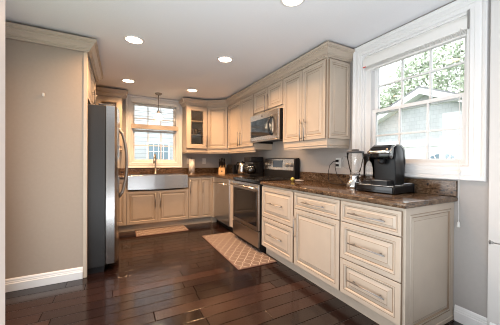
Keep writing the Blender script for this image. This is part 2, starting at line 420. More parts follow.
# raised end panel facing the camera
m = MB(); _, A = m.panel((XF-.0, -.0005, .03), (1, 0, 0), .606, BH-.03, [(0, .012, 0), (.046, .012, 0), (.048, .009, G), (.0505, .009, G), (.054, .013, 0), (.064, .013, 0), (.068, .008, G), (.072, .005, G), (.075, .005, 0), (.092, .010, 0), (.094, .010, G)])
m.close(A); m.build('end_panel', ['cream', 'glaze'], c1)
MB().box(XF-.002, -.003, -.018, -.0005, 0, .03, bev=.003).build('base_moulding', 'cream', c1)
c2 = base_right(.497, 1.100, 'cream base cabinet with one drawer above a single raised-panel door', [('drawer', .504, 1.090, .692, .852), ('door', .504, 1.090, .120, .686)])
for ch in c2.children:
    if ch.name.startswith('door'): bar_handle(ch, (XF-.019, 1.062, .50), (0, 0, 1), .24, NX)
c3 = base_right(1.100, 1.748, 'cream base cabinet with two deep drawers right beside the range', [('drawer', 1.112, 1.738, .486, .852), ('drawer', 1.112, 1.738, .120, .478)])
# strip between range and dishwasher
fp = thing('filler_panel', 'narrow cream filler strip between the range and the dishwasher', 'cabinet', (-.3, 2.66, 0))
MB().box(XF-.012, -.01, 2.562, 2.752, TK, BH, bev=.002).build('body', 'cream', fp)
MB().box(XF+.055, -.01, 2.562, 2.752, 0, TK-.001).build('toe_kick', 'cream', fp)
# back run
def base_back(x0, x1, label, doors, bx0=None, top=BH):
    t = thing('base_cabinet', label, 'cabinet', ((x0+x1)/2, YB-.3, 0))
    MB().box(x0+.0006, x1-.0006, Y2F, YB-.003, TK, top).build('body', 'cream', t)
    MB().box(x0+.0006, x1-.0006, Y2F+.05, YB-.004, 0, TK-.001).build('toe_kick', 'cream', t)
    for xa, xb, za, zb, hx, hz in doors:
        d = raised('door', t, (xa, Y2F-.0005, za), (1, 0, 0), xb-xa, zb-za, min(1, (xb-xa)/.30))
        if hx is not None: bar_handle(d, (hx, Y2F-.019, hz), (0, 0, 1), .24, (0, -1, 0))
    return t
base_back(-2.50, -2.105, 'narrow cream base cabinet half hidden behind the refrigerator', [(-2.49, -2.112, .120, .852, None, 0)])
base_back(-2.105, -1.105, 'cream sink base cabinet with a pair of doors under the steel sink', [(-2.098, -1.628, .120, .655, -1.664, .50), (-1.622, -1.112, .120, .655, -1.588, .50)], top=.66)
base_back(-1.105, -.660, 'cream base cabinet with two slim tall doors right of the sink', [(-1.098, -.878, .120, .852, -1.075, .70), (-.872, -.668, .120, .852, -.848, .70)])
cf = thing('filler_panel', 'cream corner filler strip left of the dishwasher', 'cabinet', (-.63, Y2F-.02, 0))
MB().box(-.659, XF, Y2F-.062, Y2F+.1, TK, BH).build('body', 'cream', cf)
MB().box(-.659, XF+.05, Y2F+.01, Y2F+.1, 0, TK-.001).build('toe_kick', 'cream', cf)

# upper cabinets
UB, UT, DB, DT = 1.352, 2.235, 1.405, 2.215
UX = -.33
def up_right(y0, y1, label, doors, z0=UB, end=False):
    t = thing('wall_cabinet', label, 'cabinet', (UX/2, (y0+y1)/2, z0))
    MB().box(UX, -.003, y0+.0006, y1-.0006, z0, UT).build('body', 'cream', t)
    for ya, yb, za, zb, hy, hz in doors:
        d = raised('door', t, (UX-.0005, yb, za), WX, yb-ya, zb-za, min(1, (yb-ya)/.36))
        bar_handle(d, (UX-.019, hy, hz), (0, 0, 1), .245, NX)
    return t
u1 = up_right(.944, 1.70, 'cream two-door wall cabinet nearest the white window, with panelled end', [(.955, 1.318, DB, DT, 1.252, 1.52), (1.324, 1.692, DB, DT, 1.362-.038, 1.52)])
for ch in u1.children: pass
raised('end_panel', u1, (UX+.012, .944, DB), (1, 0, 0), .300, DT-DB, .8)
up_right(1.70, 2.48, 'short cream two-door wall cabinet directly above the microwave', [(1.708, 2.066, 1.905, DT, 2.036, 1.98), (2.072, 2.472, 1.905, DT, 2.104, 1.98)], z0=1.86)
up_right(2.48, 3.535, 'cream two-door wall cabinet between the microwave and the corner', [(2.49, 2.968, DB, DT, 2.93, 1.55), (2.974, 3.51, DB, DT, 3.012, 1.55)])
# diagonal corner unit
GX1 = -.665; GY = YB-.33
dg = thing('wall_cabinet', 'cream wall cabinet set diagonally across the far corner, single solid door', 'cabinet', (-.2, 4.0, UB))
MB().prism([(UX, 3.536), (GX1+.0006, GY), (GX1+.0006, YB-.003), (-.003, YB-.003), (-.003, 3.536)], UB, UT).build('body', 'cream', dg)
ud = Vector((UX-GX1, 3.536-GY, 0)); L = ud.length; ud.normalize(); nd = ud.cross(Vector((0, 0, 1)))
o = Vector((GX1, GY, DB))+ud*.022+nd*.0005
d = raised('door', dg, o, ud, L-.044, DT-DB, .9)
bar_handle(d, o+ud*.032+nd*.019+Vector((0, 0, .13)), (0, 0, 1), .22, nd)
# glass-door units on the back wall
def glass_cab(x0, x1, label, hside):
    t = thing('wall_cabinet', label, 'cabinet', ((x0+x1)/2, YB-.16, UB))
    m = MB(); k = .018
    m.box(x0, x0+k, GY, YB-.003, UB, UT).box(x1-k, x1, GY, YB-.003, UB, UT).box(x0+k, x1-k, GY, YB-.003, UB, UB+.04).box(x0+k, x1-k, GY, YB-.003, UT-.02, UT)
    m.build('body', 'cream', t)
    MB().box(x0+k, x1-k, YB-.012, YB-.003, UB+.04, UT-.02).build('back_panel', 'inside', t)
    for z in (1.665, 1.93): MB().box(x0+k+.001, x1-k-.001, GY+.02, YB-.013, z, z+.016).build('shelf', 'inside', t)
    xa, xb = x0+.006, x1-.006; fw = .085
    m = MB(); prof = [(0, .018, G), (.0035, .020, 0), (fw-.016, .020, 0), (fw-.0145, .0185, G), (fw-.012, .0185, G), (fw-.008, .020, 0), (fw, .012, 0), (fw, .002, G)]
    m.panel((xa, GY-.0205, DB), (1, 0, 0), xb-xa, DT-DB, prof)
    # open the back of the door frame
    m.bm.faces.ensure_lookup_table(); bmesh.ops.delete(m.bm, geom=[m.bm.faces[0]], context='FACES_ONLY')
    dr = m.build('door', ['cream', 'glaze'], t); dr.location.y += 0
    for v in dr.data.vertices: v.co.y += .0195
    MB().box(xa+fw-.004, xb-fw+.004, GY-.012, GY-.009, DB+fw-.004, DT-fw+.004).build('pane', 'cab_glass', dr)
    if hside is not None: bar_handle(dr, (hside, GY-.019, 1.55), (0, 0, 1), .22, (0, -1, 0))
    return t
GL0, GL1 = -1.078, -.668
glass_cab(GL0, GL1, 'cream glass-door wall cabinet right of the sink window', -.70)
GA0, GA1 = -2.56, -2.165
glass_cab(GA0, GA1, 'cream glass-door wall cabinet left of the sink window, above the refrigerator handle', None)
# cups inside
def tumbler(x, y, z, label, mat='dark_glassware', r=.035, h=.10):
    o = MB().lathe([(r*.8, 0), (r, h), (r*.9, h), (r*.72, .006), (0.0, .006)], (0, 0, 0), 14).build('tumbler', mat)
    o.location = (x, y, z); return tag(o, label, 'cup', 'cups in the glass-door cabinets')
sh = 'on middle shelf of glass cabinet right of the window'
tumbler(-.945, GY+.12, 1.6812, 'dark cup, leftmost of three '+sh)
tumbler(-.865, GY+.10, 1.6812, 'dark cup, middle of three '+sh, h=.115)
tumbler(-.790, GY+.13, 1.6812, 'dark cup, rightmost of three '+sh)
tumbler(-.90, GY+.12, 1.3925, 'pale cup on the bottom shelf of the glass cabinet right of the window, left one', 'clear', .036, .12)
tumbler(-.81, GY+.12, 1.3925, 'pale cup on the bottom shelf of the glass cabinet right of the window, right one', 'clear', .036, .12)
tumbler(-2.36, GY+.12, 1.6812, 'dark cup in the glass cabinet left of the window', 'dark_glassware', .04, .11)
# over-fridge unit
of = thing('wall_cabinet', 'cream wall cabinet above the refrigerator, seen almost edge on', 'cabinet', (-2.8, 2.52, 1.79))
MB().box(XL+.003, -2.512, 2.04, 3.02, 1.79, UT).build('body', 'cream', of)
for ya, yb, hy in ((2.045, 2.527, 2.48), (2.533, 3.015, 2.58)):
    d = raised('door', of, (-2.5115, ya, 1.80), (0, 1, 0), yb-ya, .415, .9); bar_handle(d, (-2.4925, hy, 1.90), (0, 0, 1), .16, (1, 0, 0))
fpnl = MB().box(XL+.003, -2.495, 3.024, 3.044, 0, UT, bev=.002).build('end_panel', 'cream')
tag(fpnl, 'tall cream panel on the far side of the refrigerator', 'panel')

# crown moulding and light rail (continuous lengths)
CR = [(0, UT-.004), (.014, UT-.004), (.016, UT+.008), (.024, UT+.009), (.024, UT+.020), (.031, UT+.021), (.033, UT+.032), (.045, UT+.046), (.060, UT+.058), (.064, UT+.070),
      (.073, UT+.071), (.073, UT+.081), (.080, UT+.082), (.082, UT+.106), (0, UT+.106)]
def crown(path, label):
    o = MB().sweep(CR, path).build('crown_moulding', 'cream'); return tag(o, label, 'moulding', 'crown mouldings')
crown([(GL0-.001, YB-.004), (GL0-.001, GY-.001), (GX1, GY-.001), (UX-.001, 3.535), (UX-.001, .943), (-.004, .943)][::-1][::-1], 'long cream crown moulding along the cabinets on the right wall and corner')
crown([(XL+.004, 1.993), (-2.489, 1.993), (-2.489, 3.045), (XL+.3, 3.045)][::1], 'cream crown moulding on top of the refrigerator enclosure')
crown([(GA0-.001, GY-.001), (GA1+.001, GY-.001), (GA1+.001, YB-.004)], 'short cream crown moulding on the glass cabinet left of the window')
LRP = [(0, UB-.001), (.022, UB-.001), (.024, UB-.012), (.014, UB-.022), (.016, UB-.034), (.010, UB-.044), (0, UB-.044)]
def light_rail(path, label): return tag(MB().sweep(LRP, path).build('light_rail', 'cream'), label, 'moulding', 'light rails')
light_rail([(-.02, .960), (-.315, .960), (-.315, .960)][:2], 'x') if False else None
def rail2(path, label):
    p = [(o-.02, z) for o, z in LRP]
    return tag(MB().sweep(p, path).build('light_rail', 'cream'), label, 'moulding', 'light rails')
rail2([(UX, 1.698), (UX, .944), (-.006, .944)], 'cream light rail under the two-door cabinet nearest the white window')
rail2([(GL0, YB-.006), (GL0, GY), (GX1, GY), (UX, 3.536), (UX, 2.482)], 'cream light rail under the far corner cabinets, left of the microwave')
rail2([(GA0, GY), (GA1, GY), (GA1, YB-.006)], 'cream light rail under the glass cabinet left of the window')

# ------------------------------------------------------------------ counters
CT0, CT1 = .8745, .914
ct = thing('countertop', 'brown granite countertop on the near right cabinets, under the coffee machine', 'countertop', (-.3, .85, CT0))
MB().prism([(-.001, -.032), (-.648, -.032), (-.648, 1.750), (-.001, 1.750)], CT0, CT1, bev=.012).build('slab', 'granite', ct, smooth=True)
MB().box(-.021, -.001, -.031, 1.750, CT1+.0003, 1.028, bev=.002).build('backsplash', 'granite', ct)
cb = thing('countertop', 'brown granite countertop along the back wall, around sink and corner', 'countertop', (-1.2, 3.85, CT0))
SX0, SX1 = -2.085, -1.125
MB().prism([(-.001, 2.556), (-.648, 2.556), (-.648, Y2F-.038), (SX1+.002, Y2F-.038), (SX1+.002, YB-.16), (SX0-.002, YB-.16), (SX0-.002, Y2F-.038), (-2.60, Y2F-.038), (-2.60, YB-.001), (-.001, YB-.001)], CT0, CT1, bev=.008).build('slab', 'granite', cb, smooth=True)
bs = MB(); bs.box(-2.60, -.022, YB-.021, YB-.001, CT1+.0003, 1.022, bev=.002); bs.box(-.021, -.001, 2.556, YB-.001, CT1+.0003, 1.028, bev=.002); bs.build('backsplash', 'granite', cb)
# sink
sk = thing('farmhouse_sink', 'stainless steel apron-front sink below the back window', 'sink', (-1.6, 3.7, .68))
m = MB(); SY0, SY1 = Y2F-.045, YB-.165
m.prism([(SX0, SY0), (SX0+.4, SY0-.012), (SX1-.4, SY0-.012), (SX1, SY0), (SX1, SY0+.05), (SX0, SY0+.05)], .685, .918, bev=.006, seg=2)
m.build('apron', 'steel', sk)
m = MB(); m.box(SX0, SX0+.02, SY0+.0505, SY1, .885, .916).box(SX1-.02, SX1, SY0+.0505, SY1, .885, .916).box(SX0+.02, SX1-.02, SY1-.02, SY1, .885, .916).box(SX0+.02, SX1-.02, SY0+.0505, SY1-.02, .69, .70)
m.build('basin', 'steel', sk)
fa = thing('faucet', 'brushed nickel pull-down faucet behind the sink', 'faucet', (-1.60, YB-.10, CT1))
fx, fy = -1.60, YB-.10
MB().lathe([(.030, 0), (.030, .008), (.020, .014), (.018, .10), (.016, .11)], (fx, fy, CT1+.0003), 14).build('base', 'nickel', fa)
arc = [(fx, fy, CT1+.1+.0235*i) for i in range(0, 9)]+[(fx-.02*(1-math.cos(a)), fy-.075*(1-math.cos(a)), CT1+.288+.075*math.sin(a)) for a in [PI*i/9 for i in range(1, 10)]]
MB().tube(arc, .015, 10).build('spout', 'nickel', fa)
e = arc[-1]
MB().tube([(e[0], e[1], e[2]), (e[0], e[1], e[2]-.09)], [.017, .021], 10).build('spray_head', 'nickel', fa)
MB().tube([(fx+.017, fy, CT1+.07), (fx+.055, fy, CT1+.08), (fx+.085, fy, CT1+.12)], [.007, .006, .005], 8).build('lever', 'nickel', fa)

# ------------------------------------------------------------------ appliances
# refrigerator
fr = thing('refrigerator', 'stainless steel refrigerator with black side beside the greige wall', 'refrigerator', (-2.7, 2.5, 0))
MB().box(XL+.03, -2.335, 2.055, 2.945, .06, 1.735, bev=.006).build('body', 'fridge_side', fr)
MB().box(XL+.05, -2.345, 2.07, 2.93, .0, .0595).build('base_grille', 'black', fr)
def fdoor(y0, y1, hy):
    m = MB(); n = 8; pts = [(-2.330, y0)]
    yc = 2.5; 
    for i in range(n+1):
        y = y0+(y1-y0)*i/n; q = (y-yc)/.45
        pts.append((-2.205-.035*q*q-(.012 if i in (0, n) else 0), y))
    pts.append((-2.330, y1))
    m.prism(pts, .075, 1.742, bev=.006, seg=2); d = m.build('door', 'steel_door', fr)
    h = MB(); P = []
    for i in range(15):
        t = i/14; b = math.sin(PI*t)**.55
        P.append((-2.212+.088*b, hy, .72+t*.83))
    h.tube(P, .016, 10).build('handle', 'nickel', d)
fdoor(2.055, 2.497, 2.44); fdoor(2.503, 2.945, 2.56)
for y in (2.10, 2.90): MB().box(-2.40, -2.25, y-.03, y+.03, 1.7425, 1.757, bev=.004).build('hinge_cover', 'dark_grey', fr)

# range
RY0, RY1 = 1.758, 2.548
rg = thing('range', 'stainless electric range with black glass top and oven window', 'stove', (-.32, 2.15, 0))
MB().box(-.640, -.03, RY0, RY1, .045, .885).build('body', 'black', rg)
MB().box(-.60, -.05, RY0+.02, RY1-.02, 0, .0445).build('base', 'black', rg)
ck = MB().box(-.665, -.105, RY0-.001, RY1+.001, .8853, .922, bev=.006).build('cooktop', 'black_gloss', rg)
for (x, y, r) in ((-.50, 1.96, .10), (-.50, 2.35, .085), (-.25, 1.96, .08), (-.25, 2.35, .10)):
    MB().lathe([(r-.004, 0), (r-.004, .0006), (r, .0006), (r, 0)], (x, y, .9222), 28, cap=False).build('burner_ring', 'dark_grey', ck)
od = MB(); A = .012
od.box(-.668, -.641, RY0+.004, RY1-.004, .285, .868, bev=.004); dr = od.build('oven_door', 'steel_dark', rg)
MB().box(-.6715, -.6682, RY0+.045, RY1-.045, .335, .775, bev=.001).build('oven_window', 'black_gloss', dr)
MB().box(-.673, -.6684, RY0+.006, RY1-.006, .785, .866, bev=.002).build('door_rail', 'steel', dr)
h = MB(); h.tube([(-.715, RY0+.03, .822), (-.715, RY1-.03, .822)], .0125, 12)
for y in (RY0+.06, RY1-.06): h.tube([(-.672, y, .822), (-.715, y, .822)], .009, 8)
h.build('handle', 'steel', dr)
sd = MB().box(-.668, -.641, RY0+.004, RY1-.004, .075, .272, bev=.004).build('storage_drawer', 'steel_dark', rg)
# backguard
gb = MB(); gb.prism([(-.104, .9225), (-.104, 1.02), (-.088, 1.205), (-.03, 1.215), (-.02, 1.2), (-.02, .9225)], RY0, RY1, axis='y', bev=.004, seg=2)
bgd = gb.build('backguard', 'black', rg)
def slant(y0, y1, za, zb, d, thick, mb):
    f = lambda z: -.104+(z-1.02)/(.185)*.016-.0005
    mb.prism([(f(za)-d, za), (f(zb)-d, zb), (f(zb)-d-thick, zb), (f(za)-d-thick, za)], y0, y1, axis='y')
m = MB(); slant(RY0+.028, RY1-.002, 1.040, 1.196, 0, .004, m); cp = m.build('control_panel', 'steel', bgd)
m = MB(); slant(2.05, 2.30, 1.075, 1.180, .0042, .002, m); dsp = m.build('display', 'screen', cp)
for y in (1.845, 1.935, 2.405, 2.485):
    MB().lathe([(.028, 0), (.026, -.012), (.020, -.030), (.0, -.030)], (-.104+(1.115-1.02)/.185*.016-.005, y, 1.115), 16, axis='x').build('knob', 'nickel', cp)
# microwave
MY0, MY1, MZ0, MZ1 = 1.708, 2.472, 1.445, 1.852
mw = thing('microwave', 'stainless over-the-range microwave with dark window', 'microwave', (-.2, 2.09, MZ0))
m = MB().box(-.385, -.004, MY0, MY1, MZ0+.032, MZ1)
m.box(-.385, -.004, MY0, MY0+.015, MZ0, MZ0+.0318).box(-.385, -.004, MY1-.015, MY1, MZ0, MZ0+.0318)
m.build('body', 'black', mw)
MB().box(-.32, -.26, 1.86, 1.98, MZ0+.0275, MZ0+.0315).build('assumed_task_lamp', 'assumed_hoodlamp', mw)  # assumed lamp on the underside, not seen, for the warm glow below
md = MB().box(-.412, -.3855, MY0+.0, MY1, MZ0+.02, MZ1, bev=.005).build('door', 'steel', mw)
MB().box(-.4145, -.4123, MY0+.15, MY1-.035, MZ0+.075, MZ1-.085, bev=.001).build('door_window', 'black_gloss', md)
MB().box(-.4142, -.4123, MY0+.012, MY0+.105, MZ0+.06, MZ1-.07, bev=.001).build('control_strip', 'steel_dark', md)
P = [(-.413-.050*math.sin(PI*i/10)**.6, MY0+.155, MZ0+.075+i/10*.25) for i in range(11)]
MB().tube(P, .014, 10).build('handle', 'black_gloss', md)
MB().lathe([(.013, 0), (.013, -.002), (0, -.002)], (-.4122, 2.12, MZ1-.045), 14, axis='x').build('emblem', 'dark_grey', md)
MB().box(-.408, -.386, MY0, MY1, MZ0, MZ0+.019, bev=.003).build('vent_lip', 'steel_dark', mw)
# dishwasher
dw = thing('dishwasher', 'stainless dishwasher under the counter by the far corner', 'dishwasher', (-.3, 3.09, 0))
DY0, DY1 = 2.756, 3.470
MB().box(XF+.0, -.02, DY0, DY1, .10, .870).build('body', 'dark_grey', dw)
MB().box(XF+.06, -.03, DY0+.01, DY1-.01, 0, .0995).build('toe_kick', 'black', dw)
dd = MB().box(XF-.028, XF-.0005, DY0+.003, DY1-.003, .105, .868, bev=.004).build('door', 'steel', dw)
h = MB(); h.tube([(XF-.062, DY0+.05, .775), (XF-.062, DY1-.05, .775)], .010, 10)
for y in (DY0+.09, DY1-.09): h.tube([(XF-.028, y, .775), (XF-.062, y, .775)], .007, 8)
h.build('handle', 'steel', dd)

# ------------------------------------------------------------------ ceiling lamps and pendant
for x, y, lab in ((-2.08, 1.815, 'round recessed ceiling light nearest the refrigerator, left of the near pair'), (-1.10, 1.82, 'round recessed ceiling light right of the near pair, in front of the microwave'),
                  (-2.088, 3.27, 'round recessed ceiling light left of the pendant, by the far left cabinet'), (-1.105, 3.295, 'round recessed ceiling light right of the pendant, by the far corner'),
                  (-1.07, .56, 'round recessed ceiling light cut by the top edge of the photo')):
    t = thing('recessed_light', lab, 'ceiling light', (x, y, CZ), 'recessed ceiling lights')
    MB().lathe([(.075, -.0005), (.097, -.0005), (.095, -.005), (.078, -.009), (.075, -.004)], (x, y, CZ), 28, cap=False).build('trim_ring', 'trim', t)
    MB().lathe([(.0745, -.002), (.0745, -.004), (.0, -.006)], (x, y, CZ), 24).build('lens', 'lens_dim' if y < 1 else 'lens', t)
    l = bpy.data.lights.new('downlight_beam', 'AREA'); l.shape = 'DISK'; l.size = .14; l.energy = CAN*(.35 if y < 1 else 1); l.color = (1, .58, .29); l.spread = math.radians(146)
    lo = bpy.data.objects.new('downlight_beam', l); COL.objects.link(lo); lo.parent = t; lo.location = (0, 0, -.0105)
px, py = -1.585, 3.80
pd = thing('pendant_lamp', 'pendant lamp with glowing glass shade hanging before the sink window', 'lamp', (px, py, CZ))
MB().lathe([(.062, -.0005), (.062, -.010), (.045, -.026), (.012, -.030), (0, -.030)], (px, py, CZ), 20).build('canopy', 'nickel', pd)
MB().tube([(px, py, CZ-.029), (px, py, 2.06)], .008, 8).build('stem', 'nickel', pd)
MB().lathe([(.0, .05), (.022, .048), (.026, .03), (.026, 0), (0, 0)], (px, py, 2.015), 16).build('socket', 'nickel', pd)
MB().lathe([(.027, 0), (.045, -.012), (.062, -.04), (.078, -.09), (.090, -.125), (.087, -.125), (.075, -.09), (.059, -.042), (.042, -.015), (.027, -.004)], (px, py, 2.015), 24, cap=False).build('shade', 'shadeglass', pd)
MB().lathe([(.0, 0), (.014, -.005), (.018, -.03), (.03, -.055), (.034, -.075), (.026, -.098), (.0, -.108)], (px, py, 2.0145), 16).build('bulb', 'bulb', pd)

# ------------------------------------------------------------------ blinds
bl = thing('window_blind', 'white blind drawn up to the top of the window on the right', 'blind', (.02, .35, 2.2))
MB().box(.004, .05, RW[0]+.02, RW[1]-.02, 2.195, 2.230, bev=.003).build('headrail', 'slat', bl)
MB().box(-.012, .003, RW[0]+.004, RW[1]-.004, 2.125, 2.205, bev=.003).build('valance', 'slat', bl)
m = MB()
for i in range(9): m.box(.008, .052, RW[0]+.025, RW[1]-.025, 2.105+i*.0095, 2.109+i*.0095)
m.build('slat_stack', 'slat', bl)
MB().box(.008, .052, RW[0]+.025, RW[1]-.025, 2.086, 2.102, bev=.003).build('bottom_rail', 'slat', bl)
m = MB(); m.tube([(-.036, -.052, 2.13), (-.036, -.052, 1.15), (-.037, -.053, .735)], .0022, 6); m.tube([(-.010, -.052, 2.13), (-.036, -.052, 2.128)], .0022, 6); cd = m.build('cord', 'slat', bl)
MB().lathe([(.003, .04), (.007, .034), (.011, .004), (.009, 0), (0, 0)], (-.037, -.053, .698), 12).build('tassel', 'white_plastic', cd)
MB().box(-.0145, -.0123, .742, .776, 2.118, 2.128).build('warning_tag', 'red', bl)
MB().box(-.016, -.0045, RW[0]-.002, RW[0]+.012, 2.12, 2.30, bev=.001).build('bracket', 'nickel', bl)
cl = MB().box(-.042, -.034, -.062, -.042, 1.088, 1.108, bev=.002).build('cord_cleat', 'white_plastic'); tag(cl, 'small cream cord cleat on the lower right of the white window casing', 'cleat')
b2 = thing('window_blind', 'pale blind lowered halfway over the sink window', 'blind', (-1.59, YB-.02, 2.2))
ya, yb = YB-.038, YB-.001
MB().box(BW[0]-.02, BW[1]+.02, YB-.052, YB-.022, 2.235, 2.315, bev=.003).build('valance', 'slat', b2)
m = MB()
for i in range(4):
    z = 1.905+i*.092; m.box(BW[0]+.002, BW[1]-.002, YB-.055, YB-.027, z, z+.002)
m.build('slat_stack', 'slat', b2)
MB().box(BW[0]-.012, BW[1]+.012, YB-.060, YB-.023, 1.755, 1.84, bev=.004).build('bottom_rail', 'cream', b2)

# ------------------------------------------------------------------ outlets
def plate(name, loc, axis, label):
    t = thing(name, label, 'outlet', loc); x, y, z = loc
    def bx(m, a0, a1, d0, d1, z0, z1, bev=0):
        if axis == 'x': m.box(x-d1, x-d0, y+a0, y+a1, z+z0, z+z1, bev)
        else: m.box(x+a0, x+a1, y-d1, y-d0, z+z0, z+z1, bev)
    m = MB(); bx(m, -.036, .036, .0005, .006, -.058, .058, .002); m.build('cover_plate', 'white_plastic', t)
    for dz in (-.024, .024):
        m = MB(); bx(m, -.016, .016, .0062, .0085, dz-.014, dz+.014, .002); s = m.build('socket', 'white_plastic', t)
        for a in (-.006, .006):
            q = MB(); bx(q, a-.0012, a+.0012, .0086, .009, dz-.004, dz+.007); q.build('slot', 'slot', s)
    return t
plate('wall_outlet', (0, 1.096, 1.150), 'x', 'white wall outlet with a plugged-in black cord above the near counter')
plate('wall_outlet', (-.953, YB, 1.160), 'y', 'white wall outlet on the back wall beside the paper towel roll')
plate('wall_outlet', (-.626, YB, 1.160), 'y', 'white wall outlet on the back wall left of the knife block')
pc = thing('power_cord', 'black power cord plugged into the outlet above the near counter', 'cord', (-.02, 1.1, 1.1))
m = MB(); m.box(-.034, -.0095, 1.082, 1.112, 1.160, 1.188, bev=.004); m.box(-.030, -.0095, 1.080, 1.114, 1.112, 1.138, bev=.004); m.build('plug', 'black', pc)
MB().tube([(-.034, 1.097, 1.174), (-.06, 1.12, 1.165), (-.07, 1.16, 1.12), (-.06, 1.19, 1.05), (-.05, 1.20, .98), (-.05, 1.19, .93), (-.06, 1.13, .9185), (-.07, 1.03, .9182), (-.07, .93, .9182)], .0035, 8).build('cord', 'black', pc)
MB().tube([(-.030, 1.097, 1.125), (-.05, 1.10, 1.11), (-.05, 1.08, 1.04), (-.045, 1.05, .99), (-.045, .99, .935), (-.055, .93, .9185), (-.06, .89, .9182)], .0035, 8).build('cord', 'black', pc)

# ------------------------------------------------------------------ things on the near counter
# pod drawer
def spin(root, ang): root.rotation_euler = (0, 0, ang)
pdw = thing('pod_storage_tray', 'low black storage drawer under the pod coffee machine', 'drawer', (0, 0, 0))
MB().box(-.165, .150, -.165, .165, .006, .058, bev=.003).build('body', 'black', pdw)
MB().box(-.170, -.1655, -.150, .150, .008, .054, bev=.001).build('front', 'black_gloss', pdw)
MB().box(-.150, .140, -.150, .150, .0582, .0615, bev=.001).build('mesh_top', 'satin_chrome', pdw)
for x, y in ((-.163, -.163), (-.163, .163), (.148, -.163), (.148, .163)): MB().lathe([(.008, 0), (.008, .068), (.005, .072), (0, .072)], (x, y, 0), 10).build('corner_post', 'black', pdw)
m = MB()
for y in (-.163, .163): m.tube([(-.163, y, .069), (.148, y, .069)], .003, 6)
m.tube([(.148, -.163, .069), (.148, .163, .069)], .003, 6); m.build('rail', 'chrome', pdw)
pdw.location = (-.205, .405, CT1+.0004); spin(pdw, math.radians(6))
kg = thing('pod_coffee_maker', 'black pod coffee machine with silver arched trim, on the low drawer', 'coffee maker', (0, 0, 0))
# side profile (x = front is negative), extruded over width, rounded
def arch(w0, w1, pts, name, mat, bev=.012): return MB().prism(pts, w0, w1, axis='y', bev=bev, seg=3, bev_sides=False).build(name, mat, kg, smooth=True)
arch(-.115, .085, [(-.03, .0), (.135, .0), (.140, .16), (.135, .25), (.115, .295), (.07, .318), (.0, .322), (-.03, .310), (-.04, .20)], 'body', 'black')
arch(-.095, .065, [(-.135, .0), (-.031, .0), (-.031, .030), (-.05, .034), (-.135, .032)], 'drip_tray', 'black', .006)
MB().box(-.128, -.045, -.085, .055, .0335, .0365).build('drip_grate', 'steel_dark', kg)
hd = arch(-.105, .075, [(-.042, .205), (-.10, .205), (-.130, .222), (-.138, .262), (-.122, .296), (-.085, .318), (-.041, .324)], 'brew_head', 'black_gloss', .012)
MB().lathe([(.035, 0), (.028, -.03), (.012, -.04), (0, -.04)], (-.088, -.015, .2045), 16).build('spout', 'black', hd)
m = MB()
P = [(-.120, -.112, .262)]+[(-.142-.014*math.sin(PI*i/8), -.112+.194*i/8, .262) for i in range(9)]+[(-.120, .082, .262)]
m.tube(P, .010, 8, flat=1.3); m.build('lid_handle', 'satin_chrome', hd)
for yy in (-.1175, .0875):
    m = MB(); m.tube([(-.14, yy, .262), (-.09, yy, .297), (-.02, yy, .326), (.06, yy, .320), (.11, yy, .297), (.132, yy, .25), (.138, yy, .17)], .004, 8); m.build('side_trim', 'nickel', kg)
m = MB(); m.lathe([(.0, 0), (.045, 0), (.05, .02), (.052, .21), (.050, .212), (.047, .02), (.0, .006)], (-.02, .145, .02), 20); rs = m.build('water_tank', 'clear', kg)
MB().lathe([(.053, 0), (.053, .018), (.045, .024), (0, .024)], (-.02, .145, .2325), 20).build('lid', 'black', rs)
MB().box(-.06, .03, .09, .19, 0, .0195, bev=.004).build('tank_base', 'black', kg)
kg.scale = (.9, .9, 1.03); kg.location = (-.200, .405, CT1+.0625); spin(kg, math.radians(6))
# blender
bx_, by_ = -.165, .735
bn = thing('blender', 'glass-jar blender with chrome base left of the pod coffee machine', 'blender', (bx_, by_, CT1))
MB().lathe([(.085, 0), (.088, .012), (.080, .035), (.060, .06), (.050, .10), (.055, .115), (.045, .12), (0, .12)], (bx_, by_, CT1+.0004), 24).build('base', 'chrome', bn)
MB().lathe([(.018, 0), (.018, -.012), (0, -.012)], (bx_-.082, by_, CT1+.03), 14, axis='x').build('knob', 'nickel', bn)
jar = MB().lathe([(.042, 0), (.046, .03), (.060, .09), (.075, .165), (.080, .215), (.077, .215), (.072, .165), (.057, .09), (.043, .032), (.0, .01)], (bx_, by_, CT1+.121), 26).build('jar', 'clear', bn)
MB().lathe([(.081, 0), (.081, .016), (.070, .020), (.035, .022), (.034, .036), (0, .036)], (bx_, by_, CT1+.3365), 26).build('lid', 'dark_grey', bn)
MB().tube([(bx_-.05, by_+.058, CT1+.30), (bx_-.07, by_+.088, CT1+.295), (bx_-.068, by_+.088, CT1+.21), (bx_-.036, by_+.050, CT1+.18)], .008, 8).build('handle', 'clear', jar)
# lemon half and spoon rest
sp = MB().lathe([(.0, .002), (.050, .003), (.062, .012), (.058, .012), (.046, .006), (.0, .005)], (0, 0, 0), 22).build('spoon_rest', 'ceramic')
sp.location = (-.150, 1.60, CT1); tag(sp, 'small white dish lying flat on the counter next to the range', 'dish')
lm = MB().lathe([(.0, .0), (.014, .004), (.024, .016), (.026, .024), (.020, .038), (.008, .046), (0, .048)], (0, 0, 0), 16).build('lemon', 'yellow')
lm.location = (-.235, 1.632, CT1+.0002); tag(lm, 'small yellow-green fruit on the counter corner by the range', 'fruit')

